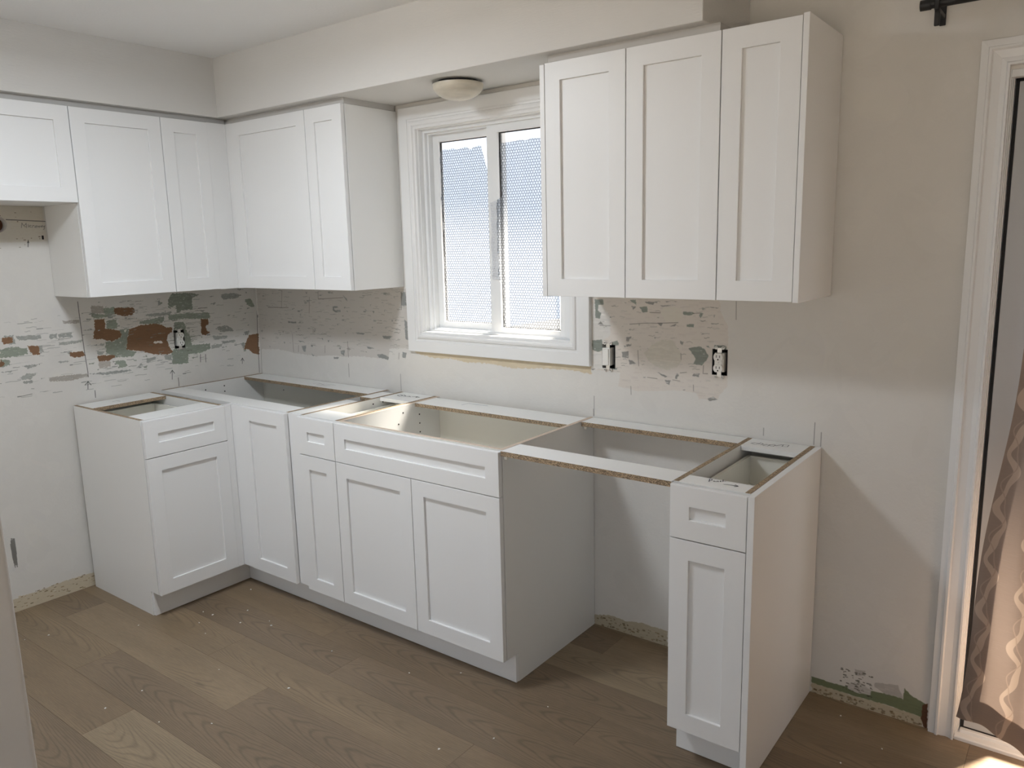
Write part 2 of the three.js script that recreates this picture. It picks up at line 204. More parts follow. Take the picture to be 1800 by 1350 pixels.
const ring = (x0, x1, y0, y1, w, z0, z1) => { const [l, r, b, t] = Array.isArray(w) ? w : [w, w, w, w]; return merge([RB(x0, x0 + l, y0, y1, z0, z1, 0.002), RB(x1 - r, x1, y0, y1, z0, z1, 0.002), RB(x0 + l - 0.001, x1 - r + 0.001, y0, y0 + b, z0, z1, 0.002), RB(x0 + l - 0.001, x1 - r + 0.001, y1 - t, y1, z0, z1, 0.002)]); };
function rectShape(x0, x1, y0, y1) { return new THREE.Shape([new THREE.Vector2(x0, y0), new THREE.Vector2(x1, y0), new THREE.Vector2(x1, y1), new THREE.Vector2(x0, y1)]); }
function rectHole(x0, x1, y0, y1) { return new THREE.Path([new THREE.Vector2(x0, y0), new THREE.Vector2(x0, y1), new THREE.Vector2(x1, y1), new THREE.Vector2(x1, y0)]); }
{ // back wall with window, patio door and two device openings
  const s = new THREE.Shape([[-0.12, -0.02], [DOOR.x0, -0.02], [DOOR.x0, DOOR.y1], [DOOR.x1, DOOR.y1], [DOOR.x1, -0.02], [ROOM_X, -0.02], [ROOM_X, CEIL], [-0.12, CEIL]].map((p) => new THREE.Vector2(...p)));
  s.holes.push(rectHole(WIN.x0, WIN.x1, WIN.y0, WIN.y1));
  for (const [x, y] of DEVICES) s.holes.push(rectHole(x - 0.028, x + 0.028, y - 0.046, y + 0.046));
  struct('wall_back', new THREE.ExtrudeGeometry(s, { depth: 0.16, bevelEnabled: false }).translate(0, 0, -0.16), backMat, 'white back wall around the window with scraped patches and outlets', 'wall');
}
{ // left wall, with the outlet opening and a round vent hole
  const s = rectShape(-3.2, 0, -0.02, CEIL), [oz, oy] = LEFT_OUTLET;
  s.holes.push(rectHole(-oz - 0.028, -oz + 0.028, oy - 0.046, oy + 0.046));
  const h = new THREE.Path(); h.absellipse(-1.228, 1.684, 0.044, 0.036, 0, Math.PI * 2, true); s.holes.push(h);
  const w = struct('wall_left', new THREE.ExtrudeGeometry(s, { depth: 0.12, bevelEnabled: false, curveSegments: 24 }).translate(0, 0, -0.12).rotateY(Math.PI / 2), leftMat, 'left wall with peeled paint patches in brown and green above the counter line', 'wall');
  const lath = std(C(0.17, 0.07, 0.035), 0.9);
  part('hole_backing', B(-0.13, -0.045, 1.63, 1.74, 1.16, 1.30), lath, w).userData.label = 'dark reddish wood seen through the round hole';
}
struct('ceiling', merge([B(-0.12, 1.9, CEIL, CEIL + 0.12, -0.16, 3.2), B(1.9, ROOM_X + 0.12, CEIL, CEIL + 0.12, -0.16, ROOM_Z + 0.12)]), M.ceiling, 'plain white painted ceiling', 'ceiling');
struct('wall_right', B(ROOM_X, ROOM_X + 0.12, -0.02, CEIL, -0.16, ROOM_Z), M.wall, 'plain white wall right of the patio door', 'wall');
const BIG = { x0: 2.1, x1: 5.1, y0: 0.3, y1: 1.85 };
{
  const s = rectShape(1.76, ROOM_X + 0.12, -0.02, CEIL); s.holes.push(rectHole(BIG.x0, BIG.x1, BIG.y0, BIG.y1));
  const w = group('window_2'); structure(w, 'wide picture window behind the viewer', 'window');
  part('frame', ring(BIG.x0, BIG.x1, BIG.y0, BIG.y1, 0.05, ROOM_Z + 0.02, ROOM_Z + 0.1), M.vinyl, w);
  for (const k of [1, 2]) part('mullion', RB(BIG.x0 + 1.0 * k - 0.025, BIG.x0 + 1.0 * k + 0.025, BIG.y0 + 0.05, BIG.y1 - 0.05, ROOM_Z + 0.03, ROOM_Z + 0.09, 0.003), M.vinyl, w);
  for (const k of [0, 1, 2]) part('pane', B(BIG.x0 + 1.0 * k + (k ? 0.025 : 0.05), BIG.x0 + 1.0 * (k + 1) - (k < 2 ? 0.025 : 0.05), BIG.y0 + 0.05, BIG.y1 - 0.05, ROOM_Z + 0.058, ROOM_Z + 0.062), M.glass, w);
  struct('wall_front', new THREE.ExtrudeGeometry(s, { depth: 0.12, bevelEnabled: false }).translate(0, 0, ROOM_Z), M.wall, 'plain white wall with a wide window behind the viewer', 'wall');
}
{ // short wall across the galley left of the viewer, filled by a glazed back door
  const z = 3.1, G = { x0: 0.5, x1: 1.3, y1: 2.05 };
  struct('wall_galley', new THREE.ExtrudeGeometry(new THREE.Shape([[0, -0.02], [G.x0, -0.02], [G.x0, G.y1], [G.x1, G.y1], [G.x1, -0.02], [1.765, -0.02], [1.765, CEIL], [0, CEIL]].map((p) => new THREE.Vector2(...p))), { depth: 0.1, bevelEnabled: false }).translate(0, 0, z), M.wall, 'wall round the glazed back door left of the viewer', 'wall');
  const d = group('door_2'); structure(d, 'glazed back door left of the viewer', 'door');
  for (const [a, b] of [[G.x0, G.x1]]) { const f = part('door_leaf', ring(a, b, 0.0, G.y1, [0.05, 0.05, 0.1, 0.06], z + 0.03, z + 0.07), M.vinyl, d); part('pane', B(a + 0.045, b - 0.045, 0.095, G.y1 - 0.055, z + 0.048, z + 0.052), M.glass, f); }
}
struct('wall_partition', new RoundedBoxGeometry(0.14, CEIL + 0.04, 2.42, 5, 0.016).translate(1.83, CEIL / 2, 3.19), M.wall, 'end of a partition wall with rounded corner at the left edge', 'wall');
const SOF_Y = 2.166, SOF_L = 0.336, SOF_B = 0.362, SOF_X = 2.74;
struct('wall_soffit_left', RB(0, SOF_L, SOF_Y, CEIL + 0.004, 0, 3.1, 0.003), M.wall, 'boxed soffit over the left wall cabinets', 'soffit');
struct('wall_soffit_back', RB(SOF_L - 0.01, SOF_X, SOF_Y, CEIL + 0.004, 0, SOF_B, 0.003), M.wall, 'boxed soffit running over the window and back cabinets', 'soffit');

// floor: vinyl planks 1.2 m x 0.177 m over a subfloor
{
  const floor = struct('floor', merge([B(-0.12, 1.9, -0.12, -0.006, -0.16, 3.2), B(1.9, ROOM_X + 0.12, -0.12, -0.006, -0.16, ROOM_Z + 0.12)]), M.subfloor, 'greige oak look vinyl plank floor', 'floor');
  const tints = [[136, 117, 93], [131, 112, 89], [141, 122, 98], [127, 109, 88], [146, 128, 104], [133, 114, 91]], woods = [];
  tints.forEach((c, v) => {
    const tex = dataTexture(1024, 160, (i, j) => {
      const x = i / 1024 * 7 + v * 31.7, y = j / 160;
      const yc = y - 0.5 + 0.5 * (vnoise(x * 0.22, v * 3.3) - 0.5), arch = yc * yc * 7.5 + x * 0.42 + 0.9 * fbm(x * 0.5, y * 1.5 + v, 3);
      const cath = Math.pow(0.5 + 0.5 * Math.sin(arch * 2 * Math.PI * 4.2 + 1.2 * fbm(x * 3, y * 14, 2)), 5), straight = Math.pow(0.5 + 0.5 * Math.sin((y * 26 + 5 * fbm(x * 0.4, y * 3, 3)) * 2 * Math.PI), 3);
      const mask = Math.max(0, Math.min(1, (vnoise(x * 0.45 + 11, y * 1.3 + v) - 0.42) * 5));
      const fine = fbm(x * 6, y * 140 + v * 5, 2), broad = fbm(x * 0.5 + 40, y * 3.1 + v, 3);
      let k = 1 + 0.08 * (broad - 0.5) * 2 + 0.16 * (fine - 0.5) - 0.13 * cath * mask - 0.045 * straight * (1 - mask);
      const kx = vnoise(x * 1.1 + 7, y * 4 + v * 3); if (kx > 0.95) k -= (kx - 0.95) * 3.0;
      return c.map((q, n) => Math.max(0, Math.min(255, q * k * (n === 2 ? 1 - 0.02 * (1 - k) : 1))));
    });
    const m = std(C(1, 1, 1), 0.42); m.map = tex; woods.push(m);
  });
  const PW = 0.1768, PL = 1.205, starts = { 0: 1.306, 1: 1.548, 2: 1.05, 3: 1.437, 4: 0.72, 5: 1.167, 6: 0.35, '-1': 0.85, '-2': 0.3, '-3': 1.1 };
  const choice = { '0:1': 3, '1:1': 3, '2:1': 0, '3:1': 3, '3:0': 2, '5:1': 4, '5:0': 1, '4:1': 3, '4:0': 0, '2:0': 0, '2:2': 5 };
  const cache = {};
  for (let r = -4; r < 23; r++) {
    const z0 = 0.545 + PW * r, s0 = starts[r] ?? hash2(r + 9, 5) * PL;
    if (z0 + PW < -0.02) continue;
    for (let k = -2; k < 5; k++) {
      const a = Math.max(-0.02, s0 + PL * (k - 1)), b = Math.min(ROOM_X + 0.02, s0 + PL * k), za = Math.max(-0.02, z0), zb = Math.min(ROOM_Z + 0.02, z0 + PW);
      if (b - a < 0.03 || zb - za < 0.01 || (z0 > 3.05 && a < 1.76)) continue;
      const key = `${(b - a).toFixed(3)},${(zb - za).toFixed(3)}`;
      if (!cache[key]) {
        const g = new RoundedBoxGeometry(b - a - 0.0004, 0.006, zb - za - 0.0004, 1, 0.0007), p = g.attributes.position, uv = g.attributes.uv;
        for (let i = 0; i < p.count; i++) uv.setXY(i, p.getX(i) / PL + 0.5, p.getZ(i) / PW + 0.5);
        cache[key] = g;
      }
      const o = part('plank', cache[key], woods[choice[`${r}:${k}`] ?? Math.floor(hash2(r * 7 + 3, k * 5 + 1) * 5.99)], floor);
      o.position.set((a + b) / 2, -0.003, (za + zb) / 2);
      if (hash2(r, k) > 0.5) o.rotation.y = Math.PI;
    }
  }
}

// boards that fill the gap between wall cabinets and soffit
const rawish = M.rawboard;
struct('trim_1', B(0.003, 0.30, 2.1425, SOF_Y, 0.305, 1.80), rawish, 'unpainted filler board above the left wall cabinets', 'trim');
struct('trim_2', B(0.003, 1.142, 2.1425, SOF_Y, 0.003, 0.298), rawish, 'unpainted filler board above the corner wall cabinets', 'trim');
struct('trim_3', B(2.172, 2.772, 2.1425, SOF_Y, 0.003, 0.312), rawish, 'unpainted filler board above the right wall cabinets', 'trim');

// moulding swept round a rectangle with mitred corners; one mesh for each side
function mouldingSide(x0, x1, y0, y1, profile, side) {
  const corner = (c, t) => [[x0 + t, y0 + t], [x1 - t, y0 + t], [x1 - t, y1 - t], [x0 + t, y1 - t]][c];
  const pos = [], a = side, b = (side + 1) % 4;
  for (let k = 0; k + 1 < profile.length; k++) {
    const [t, h] = profile[k], [u, g] = profile[k + 1], P = [...corner(a, t), h], Q = [...corner(b, t), h], R = [...corner(b, u), g], S = [...corner(a, u), g];
    pos.push(...P, ...Q, ...R, ...P, ...R, ...S);
  }
  const G = new THREE.BufferGeometry(); G.setAttribute('position', new THREE.Float32BufferAttribute(pos, 3));
  G.setAttribute('uv', new THREE.Float32BufferAttribute(new Float32Array(pos.length / 3 * 2), 2)); G.computeVertexNormals(); return G;
}
{ // kitchen window
  const w = group('window_1'); structure(w, 'white sliding window over the sink with bubble wrap on its panes', 'window');
  const prof = [[0, 0.0], [0, 0.017], [0.002, 0.019], [0.050, 0.019], [0.053, 0.015], [0.060, 0.015], [0.064, 0.021], [0.072, 0.023], [0.079, 0.021], [0.083, 0.014], [0.093, 0.012], [0.094, 0.0], [0.094, -0.02]];
  for (let s = 0; s < 4; s++) part('casing', mouldingSide(1.171, 2.1475, 1.078, 2.148, prof, s), M.trimpaint, w);
  part('jamb', ring(WIN.x0 - 0.001, WIN.x1 + 0.001, WIN.y0 - 0.001, WIN.y1 + 0.001, 0.008, -0.16, -0.002), M.trimpaint, w);
  part('frame', merge([ring(1.268, 2.066, 1.164, 2.052, [0.014, 0.062, 0.014, 0.014], -0.135, -0.028), ring(1.268, 2.066, 1.164, 2.052, [0.022, 0.052, 0.020, 0.020], -0.120, -0.045)]), M.vinyl, w);
  const a = part('sash', ring(1.286, 1.676, 1.170, 2.036, [0.034, 0.05, 0.042, 0.034], -0.100, -0.073), M.vinyl, w); a.userData.label = 'left window sash set back in the frame';
  part('pane', B(1.318, 1.628, 1.210, 2.004, -0.089, -0.086), M.glass, a);
  part('gasket', ring(1.3195, 1.6275, 1.2115, 2.003, 0.004, -0.096, -0.085), M.gasket, a);
  const b = part('sash', ring(1.618, 2.012, 1.166, 2.040, [0.056, 0.036, 0.036, 0.034], -0.069, -0.042), M.vinyl, w); b.userData.label = 'right window sash in front';
  part('pane', B(1.672, 1.978, 1.200, 2.008, -0.058, -0.055), M.glass, b);
  part('gasket', ring(1.6735, 1.9765, 1.2015, 2.0065, 0.004, -0.066, -0.054), M.gasket, b);
}
{ // patio door
  const d = group('door_1'); structure(d, 'white sliding patio door behind the brown curtain', 'door');
  const prof = [[0, 0], [0, 0.014], [0.018, 0.016], [0.020, 0.021], [0.026, 0.022], [0.030, 0.016], [0.050, 0.012], [0.062, 0.015], [0.066, 0.021], [0.071, 0.021], [0.0715, 0.0]];
  for (let s = 1; s < 4; s++) part('casing', mouldingSide(3.393, 5.312, -0.12, 2.066, prof, s).translate(0, 0, 0), M.trimpaint, d);
  const jamb = (x, s) => merge([0, 1, 2, 3].map((k) => RB(Math.min(x, x + s * (0.004 + 0.003 * k)), Math.max(x, x + s * (0.004 + 0.003 * k)), 0.0, DOOR.y1, -0.004 - 0.014 * (k + 1) - (k === 3 ? 0.1 : 0), 0.002 - 0.014 * k, 0.0012)));
  part('jamb', jamb(DOOR.x0, 1), M.vinyl, d); part('jamb', jamb(DOOR.x1, -1), M.vinyl, d);
  part('head', RB(DOOR.x0, DOOR.x1, DOOR.y1 - 0.02, DOOR.y1, -0.16, 0.0, 0.002), M.vinyl, d);
  part('weatherstrip', B(3.476, 3.4845, 0.02, 1.966, -0.062, -0.03), M.gasket, d); part('weatherstrip', B(3.476, 5.22, 1.957, 1.966, -0.062, -0.03), M.gasket, d);
  const sill = part('sill', merge([RB(DOOR.x0, DOOR.x1, -0.02, 0.013, -0.16, 0.012, 0.005), RB(DOOR.x0 + 0.012, DOOR.x1 - 0.012, 0.01, 0.024, -0.12, -0.016, 0.003)]), M.vinyl, d);
  part('sill_gap', B(3.484, 5.22, 0.022, 0.028, -0.07, -0.03), M.gasket, sill);
  const sash = (x0, x1, z) => { const s = part('sliding_panel', ring(x0, x1, 0.028, 1.957, [0.118, 0.095, 0.1, 0.09], z - 0.038, z), M.panelgrey, d); part('pane', B(x0 + 0.113, x1 - 0.09, 0.123, 1.872, z - 0.021, z - 0.017), M.glass, s); return s; };
  const s1 = sash(3.4845, 4.40, -0.03); sash(4.32, 5.226, -0.075);
  part('screw', new THREE.SphereGeometry(0.005, 12, 6, 0, 6.3, 0, 1.57).rotateX(Math.PI / 2).translate(3.545, 0.065, -0.03), M.steel, s1);
}
// outside: concrete slab, eave
struct('patio_slab', B(-6, 12, -0.35, -0.12, -14, -0.165), std(C(0.10, 0.10, 0.10), 0.9), 'grey concrete patio outside', 'patio');
struct('front_yard', B(-6, 12, -0.35, -0.125, 3.22, 16), std(C(0.34, 0.325, 0.30), 0.9), 'pale concrete yard outside the front window', 'yard');
struct('roof_eave', B(-1, 7, 2.50, 2.62, -0.62, -0.165), std(C(0.5, 0.5, 0.5), 0.8), 'roof eave above the outside of the window wall', 'eave');
struct('patio_awning', B(3.3, 4.7, 2.44, 2.50, -1.0, -0.165), std(C(0.5, 0.5, 0.5), 0.8), 'awning over the outside of the patio door', 'awning');
const CHIPS=[[0.349,1.366],[1.078,1.354],[1.312,1.42],[0.774,0.944],[0.882,0.982],[1.181,1.111],[0.757,0.87],[0.847,0.757],[1.011,0.763],[0.921,0.843],[0.696,0.877],[0.675,0.621],[0.308,1.441],[0.578,1.105],[1.467,1.321],[1.08,1.486],[1.504,1.038],[2.181,0.982],[1.79,0.716],[1.947,0.606],[1.428,0.776],[0.846,0.757],[1.051,0.783],[2.331,0.598],[2.288,0.84],[3.149,0.088],[3.297,0.192],[3.212,0.333]]
const INK={"panel":[[2868,550,2860,525,2865,522,2870,533,2866,539],[2877,534,2877,540,2881,542,2879,533,2884,540],[2887,539,2884,530,2887,529,2891,537],[2892,530,2893,523,2895,533,2898,531],[2894,510,2901,529,2907,521],[2911,549,2928,545,2951,545],[2939,536,2952,544,2945,556]],"right":[[2814,75,2821,57,2838,63,2831,80,2818,75],[2839,67,2839,49,2851,59,2847,76,2863,57,2857,82,2873,81,2875,61,2862,63],[2872,64,2882,48,2892,57,2889,76,2878,74],[2895,64,2906,36,2928,33,2930,56,2914,60,2911,39]],"nine":[[1144,79,1149,62,1174,73,1173,90,1150,83],[1165,68,1167,56,1193,72,1189,85,1206,75,1230,77,1206,65],[1231,71,1245,56,1270,62,1260,76,1251,57]],"sink":[[1472,40,1477,25],[1550,93,1554,51,1602,54,1658,48],[1581,94,1617,84,1655,88]],"corner":[[538,76,550,52,613,69,625,51,679,48],[579,89,625,86,667,73]],"a":[[87,876,84,855,112,850]]}

// ---------------------------------------------------------------- cabinets
const T = 0.016, H = 0.8755, D = 0.613, BOXF = 0.590, YB = 0.1115, YDR = 0.713;
const rawFaces = (raw, base = M.melamine, edge = M.chip) => [0, 1, 2, 3, 4, 5].map((k) => (raw.includes(k) ? edge : base));   // +x -x +y -y +z -z
// shaker front: a square-edged frame with a recessed centre panel; lower left corner at x, y, face at z
function shaker(parent, name, x0, x1, y0, y1, zFace, rail = 0.059) {
  const b = 0.0011, th = 0.019, s = rectShape(x0, x1, y0, y1);
  s.holes.push(rectHole(x0 + rail, x1 - rail, y0 + rail, y1 - rail));
  const g = new THREE.ExtrudeGeometry(s, { depth: th - 2 * b, bevelEnabled: true, bevelThickness: b, bevelSize: b, bevelOffset: -b, bevelSegments: 2 }).translate(0, 0, zFace - th + b);
  const f = part(name, g, M.white, parent);
  part('center_panel', B(x0 + rail - 0.006, x1 - rail + 0.006, y0 + rail - 0.006, y1 - rail + 0.006, zFace - 0.0165, zFace - 0.0088), M.white, f);
  return f;
}
function notchedSide(x0, t, toe = 0.527, front = BOXF) {
  const s = new THREE.Shape([[0.003, 0], [toe, 0], [toe, YB], [front, YB], [front, H], [0.003, H]].map((p) => new THREE.Vector2(-p[0], p[1])).reverse());
  return new THREE.ExtrudeGeometry(s, { depth: t, bevelEnabled: false }).rotateY(Math.PI / 2).translate(x0, 0, 0);
}
function ribbon(lines, y, w, dx = 0, dz = 0) {
  const pos = [], idx = [];
  for (const q of lines) {
    const n = q.length / 2, base = pos.length / 3;
    for (let k = 0; k < n; k++) {
      const x = q[2 * k] / 1000 - dx, z = q[2 * k + 1] / 1000 - dz, p = Math.max(0, k - 1), r = Math.min(n - 1, k + 1);
      let ex = q[2 * r] - q[2 * p], ez = q[2 * r + 1] - q[2 * p + 1]; const l = Math.hypot(ex, ez) || 1; ex /= l; ez /= l;
      pos.push(x - ez * w / 2, y, z + ex * w / 2, x + ez * w / 2, y, z - ex * w / 2);
      if (k) idx.push(base + 2 * k - 2, base + 2 * k - 1, base + 2 * k, base + 2 * k, base + 2 * k - 1, base + 2 * k + 1);
    }
  }
  const g = new THREE.BufferGeometry(); g.setAttribute('position', new THREE.Float32BufferAttribute(pos, 3)); g.setIndex(idx); g.computeVertexNormals(); return g;
}
function pinHoles(parent, pts, axis) { for (const [x, y, z] of pts) { const g = new THREE.CylinderGeometry(0.0035, 0.0035, 0.001, 10); if (axis === 'x') g.rotateZ(Math.PI / 2); if (axis === 'z') g.rotateX(Math.PI / 2); part('pin_hole', g.translate(x, y, z), M.hole, parent); } }
function baseBox(c, w, o = {}) {
  const { back = 0.135, front = 0.1, frontRail = false, edge = M.chip, railRaw = true } = o;
  for (const x of [0.0005, w - T - 0.0005]) { const p = part('side_panel', notchedSide(x, T), M.melamine, c); part('raw_edge', B(x, x + T, H - 0.0004, H + 0.0002, 0.003, BOXF), edge, p); }
  part('bottom_panel', B(T, w - T, YB + 0.002, YB + 0.018, 0.004, BOXF - 0.001), M.inside, c);
  part('back_panel', B(T, w - T, YB, H - T - 0.001, 0.004, 0.010), M.inside, c);
  if (back) part('back_rail', B(T, w - T, H - T, H - 0.0003, 0.004 + (o.backOff || 0), back), rawFaces(railRaw ? [4, 5] : []), c);
  if (front) part('front_rail', B(T, w - T, H - T, H - 0.0003, BOXF - front, BOXF), rawFaces(railRaw ? [5] : []), c);
  if (frontRail) part('front_rail', B(T, w - T, H - 0.1, H - 0.0003, BOXF - T, BOXF), rawFaces([2], M.inside, M.band), c);
}
function drawerBox(c, w) {
  const x0 = T + 0.013, x1 = w - T - 0.013, y0 = 0.725, y1 = 0.835, z0 = 0.07, z1 = 0.574, t = 0.012;
  part('drawer_box', merge([B(x0, x0 + t, y0, y1, z0, z1), B(x1 - t, x1, y0, y1, z0, z1), B(x0 + t, x1 - t, y0, y1, z0, z0 + t), B(x0 + t, x1 - t, y0, y1, z1 - t, z1), B(x0 + t, x1 - t, y0 + 0.008, y0 + 0.014, z0 + t, z1 - t)]), M.inside, c);
  part('drawer_slide', B(T, T + 0.012, 0.748, 0.79, 0.06, 0.57), M.steel, c);
  part('drawer_slide', B(w - T - 0.012, w - T, 0.748, 0.79, 0.06, 0.57), M.steel, c);
}
const G15 = 0.0015;
function drawerDoorFronts(c, w) {
  shaker(c, 'drawer_front', G15, w - G15, YDR + G15, H - 0.004, D, Math.min(0.059, (w - 0.05) / 2));
  shaker(c, 'door', G15, w - G15, YB, YDR - G15, D);
}
const ZA = 1.02, ZA0 = 0.643;
{ // base cabinet against the left wall
  const w = ZA - ZA0, c = thing('base_cabinet', 'white base cabinet against the left wall with one drawer above a single door', 'cabinet', [0.017, 0, ZA], Math.PI / 2);
  baseBox(c, w, { back: 0.15, front: 0.13 }); drawerBox(c, w); drawerDoorFronts(c, w);
  part('ink_mark', ribbon(INK.a.map((q) => q.map((v, k) => (k % 2 ? 0 : v))).map((q, i) => { const s = INK.a[i], r = []; for (let k = 0; k < s.length; k += 2) r.push(1020 - s[k + 1], s[k] - 17); return r; }), H + 0.0005, 0.003), M.ink, c);
}
{ // blind corner cabinet
  const w = 1.0145, c = thing('base_cabinet', 'white corner base cabinet with open top and one narrow door beside the drawer unit', 'cabinet', [0.0005, 0, 0], 0);
  baseBox(c, w, { back: 0.125, front: 0.1 });
  shaker(c, 'door', 0.7, 1.0125, YB, H - 0.004, D);
  part('filler_panel', B(0.6, 0.6985, YB, H - 0.002, BOXF + 0.001, D - 0.003), M.white, c);
  part('ink_mark', ribbon(INK.corner, H + 0.0004, 0.0035), std(C(0.35, 0.35, 0.36), 0.8), c);
  pinHoles(c, [[0.0175, 0.84, 0.36], [0.0175, 0.845, 0.25], [0.0175, 0.815, 0.25], [0.0175, 0.785, 0.25]], 'x');
  pinHoles(c, [[0.2, 0.80, 0.0105], [0.45, 0.83, 0.0105], [0.93, 0.83, 0.0105]], 'z');
}
{ const f = thing('filler_strip', 'narrow white filler at the inside corner between the two cabinet runs', 'filler', [0, 0, 0]); part('board', B(0.603, 0.6265, YB, H - 0.002, 0.6115, 0.6425), M.white, f); }
{ // three inch filler with its cleats
  const f = thing('filler_strip', 'white filler strip between corner door and the slim drawer cabinet', 'filler', [1.0155, 0, 0]);
  part('board', RB(0, 0.0775, YB, H - 0.001, BOXF - 0.014, BOXF + 0.004, 0.001), M.white, f);
  part('cleat', B(0.0, 0.0775, H - T, H - 0.0005, 0.27, BOXF - 0.0145), rawFaces([5]), f);
  part('cleat', B(0.0, 0.0775, H - T, H - 0.0005, 0.05, 0.19), rawFaces([4]), f);
}
{ // nine inch drawer cabinet beside the sink base
  const w = 0.2295, c = thing('base_cabinet', 'slim white drawer and door cabinet left of the sink base', 'cabinet', [1.0942, 0, 0]);
  baseBox(c, w, { back: 0.155, front: 0.12, railRaw: false }); drawerBox(c, w); drawerDoorFronts(c, w);
  part('ink_mark', ribbon(INK.nine, H + 0.0005, 0.004, 1.0942), M.ink, c);
  pinHoles(c, [[0.0175, 0.852, 0.2], [0.0175, 0.852, 0.14]], 'x');
}
{ // sink base
  const w = 0.8325, c = thing('sink_cabinet', 'wide white sink base under the window with long false drawer and two doors', 'cabinet', [1.3242, 0, 0]);
  baseBox(c, w, { back: 0.165, backOff: 0.02, front: 0, frontRail: true, edge: M.band });
  shaker(c, 'false_front', G15, w - G15, YDR + G15, H - 0.004, D);
  shaker(c, 'door', G15, 0.4178 - G15, YB, YDR - G15, D); shaker(c, 'door', 0.4178 + G15, w - G15, YB, YDR - G15, D);
  part('ink_mark', ribbon(INK.sink.slice(1, 2), H + 0.0005, 0.0035, 1.3242), std(C(0.25, 0.27, 0.34), 0.8), c);
  pinHoles(c, [[0.017, 0.84, 0.50], [0.017, 0.845, 0.24], [0.017, 0.80, 0.27], [0.017, 0.76, 0.27], [0.017, 0.82, 0.14], [0.017, 0.78, 0.14], [0.017, 0.74, 0.14]], 'x');
  pinHoles(c, [[0.35, 0.83, 0.0105]], 'z');
}
// two rails bridging the dishwasher space
for (const [z0, z1, raw, label] of [[0.492, BOXF + 0.012, [4, 5], 'white rail with raw chipboard front edge bridging the dishwasher gap in front'], [0.004, 0.095, [4], 'white rail with raw chipboard edge along the wall behind the dishwasher gap']]) {
  const r = thing('stretcher_rail', label, 'rail', [2.1575, 0, 0]); part('board', B(0, 0.619, H - 0.0175, H - 0.0005, z0, z1), rawFaces(raw), r);
  part('corner_clip', RB(0.003, 0.016, H - 0.032, H - 0.0175, z1 - 0.028, z1 - 0.012, 0.002), M.inside, r);
}
{ // nine inch cabinet at the right end
  const w = 0.2275, c = thing('base_cabinet', 'slim white base cabinet at the right end with small drawer and Panel written on top', 'cabinet', [2.7772, 0, 0]);
  baseBox(c, w, { back: 0.115, front: 0.075, railRaw: false }); drawerBox(c, w); drawerDoorFronts(c, w);
  part('ink_writing', ribbon(INK.panel, H + 0.0005, 0.0024, 2.7772), M.ink, c).userData.label = 'handwritten word Panel with an arrow';
  part('ink_mark', ribbon(INK.right, H + 0.0005, 0.0026, 2.7772), M.ink, c).userData.label = 'handwritten scribbled digits';
}
{ const p = tag(shade(new THREE.Mesh(RB(3.0050, 3.0240, 0.001, H, 0.003, D, 0.0012), M.white)), 'tall white end panel closing the right end of the base cabinets', 'panel'); p.name = 'end_panel'; taken.end_panel = 0; scene.add(p); }
// toe kicks
for (const [x0, x1, z0, z1, label] of [[0.547, 2.1565, 0.5275, 0.543, 'long white toe kick board under corner and sink cabinets'], [2.7775, 3.0045, 0.5275, 0.543, 'short white toe kick under the right end cabinet']]) {
  const t = tag(shade(new THREE.Mesh(RB(x0, x1, 0.002, YB - 0.001, z0, z1, 0.0008), M.white)), label, 'toe kick'); t.name = numbered('toe_kick'); scene.add(t);
}
{ const t = tag(shade(new THREE.Mesh(RB(0.5445, 0.560, 0.002, YB - 0.001, 0.544, ZA - 0.003, 0.0008), M.white)), 'white toe kick board under the left wall cabinet', 'toe kick'); t.name = numbered('toe_kick'); scene.add(t); }

// wall cabinets; local origin at the bottom, back against the wall
function wallCabinet(label, w, h, depth, pos, turn, doors) {
  const c = thing('wall_cabinet', label, 'cabinet', pos, turn), f = depth - 0.0225;
  part('side_panel', B(0.0005, T, 0, h, 0.002, f), M.melamine, c); part('side_panel', B(w - T, w - 0.0005, 0, h, 0.002, f), M.melamine, c);
  part('bottom_panel', B(T, w - T, 0.0, T, 0.002, f), M.melamine, c); part('top_panel', B(T, w - T, h - T, h, 0.002, f), M.melamine, c); part('back_panel', B(T, w - T, T, h - T, 0.002, 0.008), M.inside, c);
  for (const [a, b] of doors) shaker(c, 'door', a + G15, b - G15, 0.0012, h - 0.0012, depth);
  return c;
}
const YU = 1.3718, UH = 0.769;
wallCabinet('short white wall cabinet over the microwave space at the left edge', 0.762, 0.3805, 0.328, [0.001, 1.7605, 1.793], Math.PI / 2, [[0, 0.381], [0.381, 0.762]]);
wallCabinet('white single door wall cabinet on the left wall beside the microwave space', 0.387, UH, 0.328, [0.001, YU, 1.031], Math.PI / 2, [[0, 0.387]]);
wallCabinet('narrow white wall cabinet on the left wall next to the corner filler', 0.229, UH, 0.328, [0.001, YU, 0.644], Math.PI / 2, [[0, 0.229]]);
{ const f = thing('filler_strip', 'tall white filler in the corner between the left and back wall cabinets', 'filler', [0, YU, 0]); part('board', B(0.306, 0.3265, 0, UH, 0.3205, 0.4155), M.white, f); }
{ const c = wallCabinet('wide white corner wall cabinet on the back wall left of the window', 0.907, UH, 0.3214, [0.003, YU, 0], 0, [[0.364, 0.907]]); part('filler_panel', B(0.305, 0.3645, 0, UH, 0.3005, 0.3195), M.white, c); }
wallCabinet('narrow white wall cabinet beside the left edge of the window', 0.2365, UH, 0.3214, [0.9102, YU, 0], 0, [[0, 0.2365]]);
wallCabinet('white wall cabinet just right of the window, first of three', 0.306, UH, 0.3296, [2.1690, YU, 0], 0, [[0, 0.306]]);
wallCabinet('middle white wall cabinet of the three right of the window', 0.309, UH, 0.3296, [2.4752, YU, 0], 0, [[0, 0.309]]);
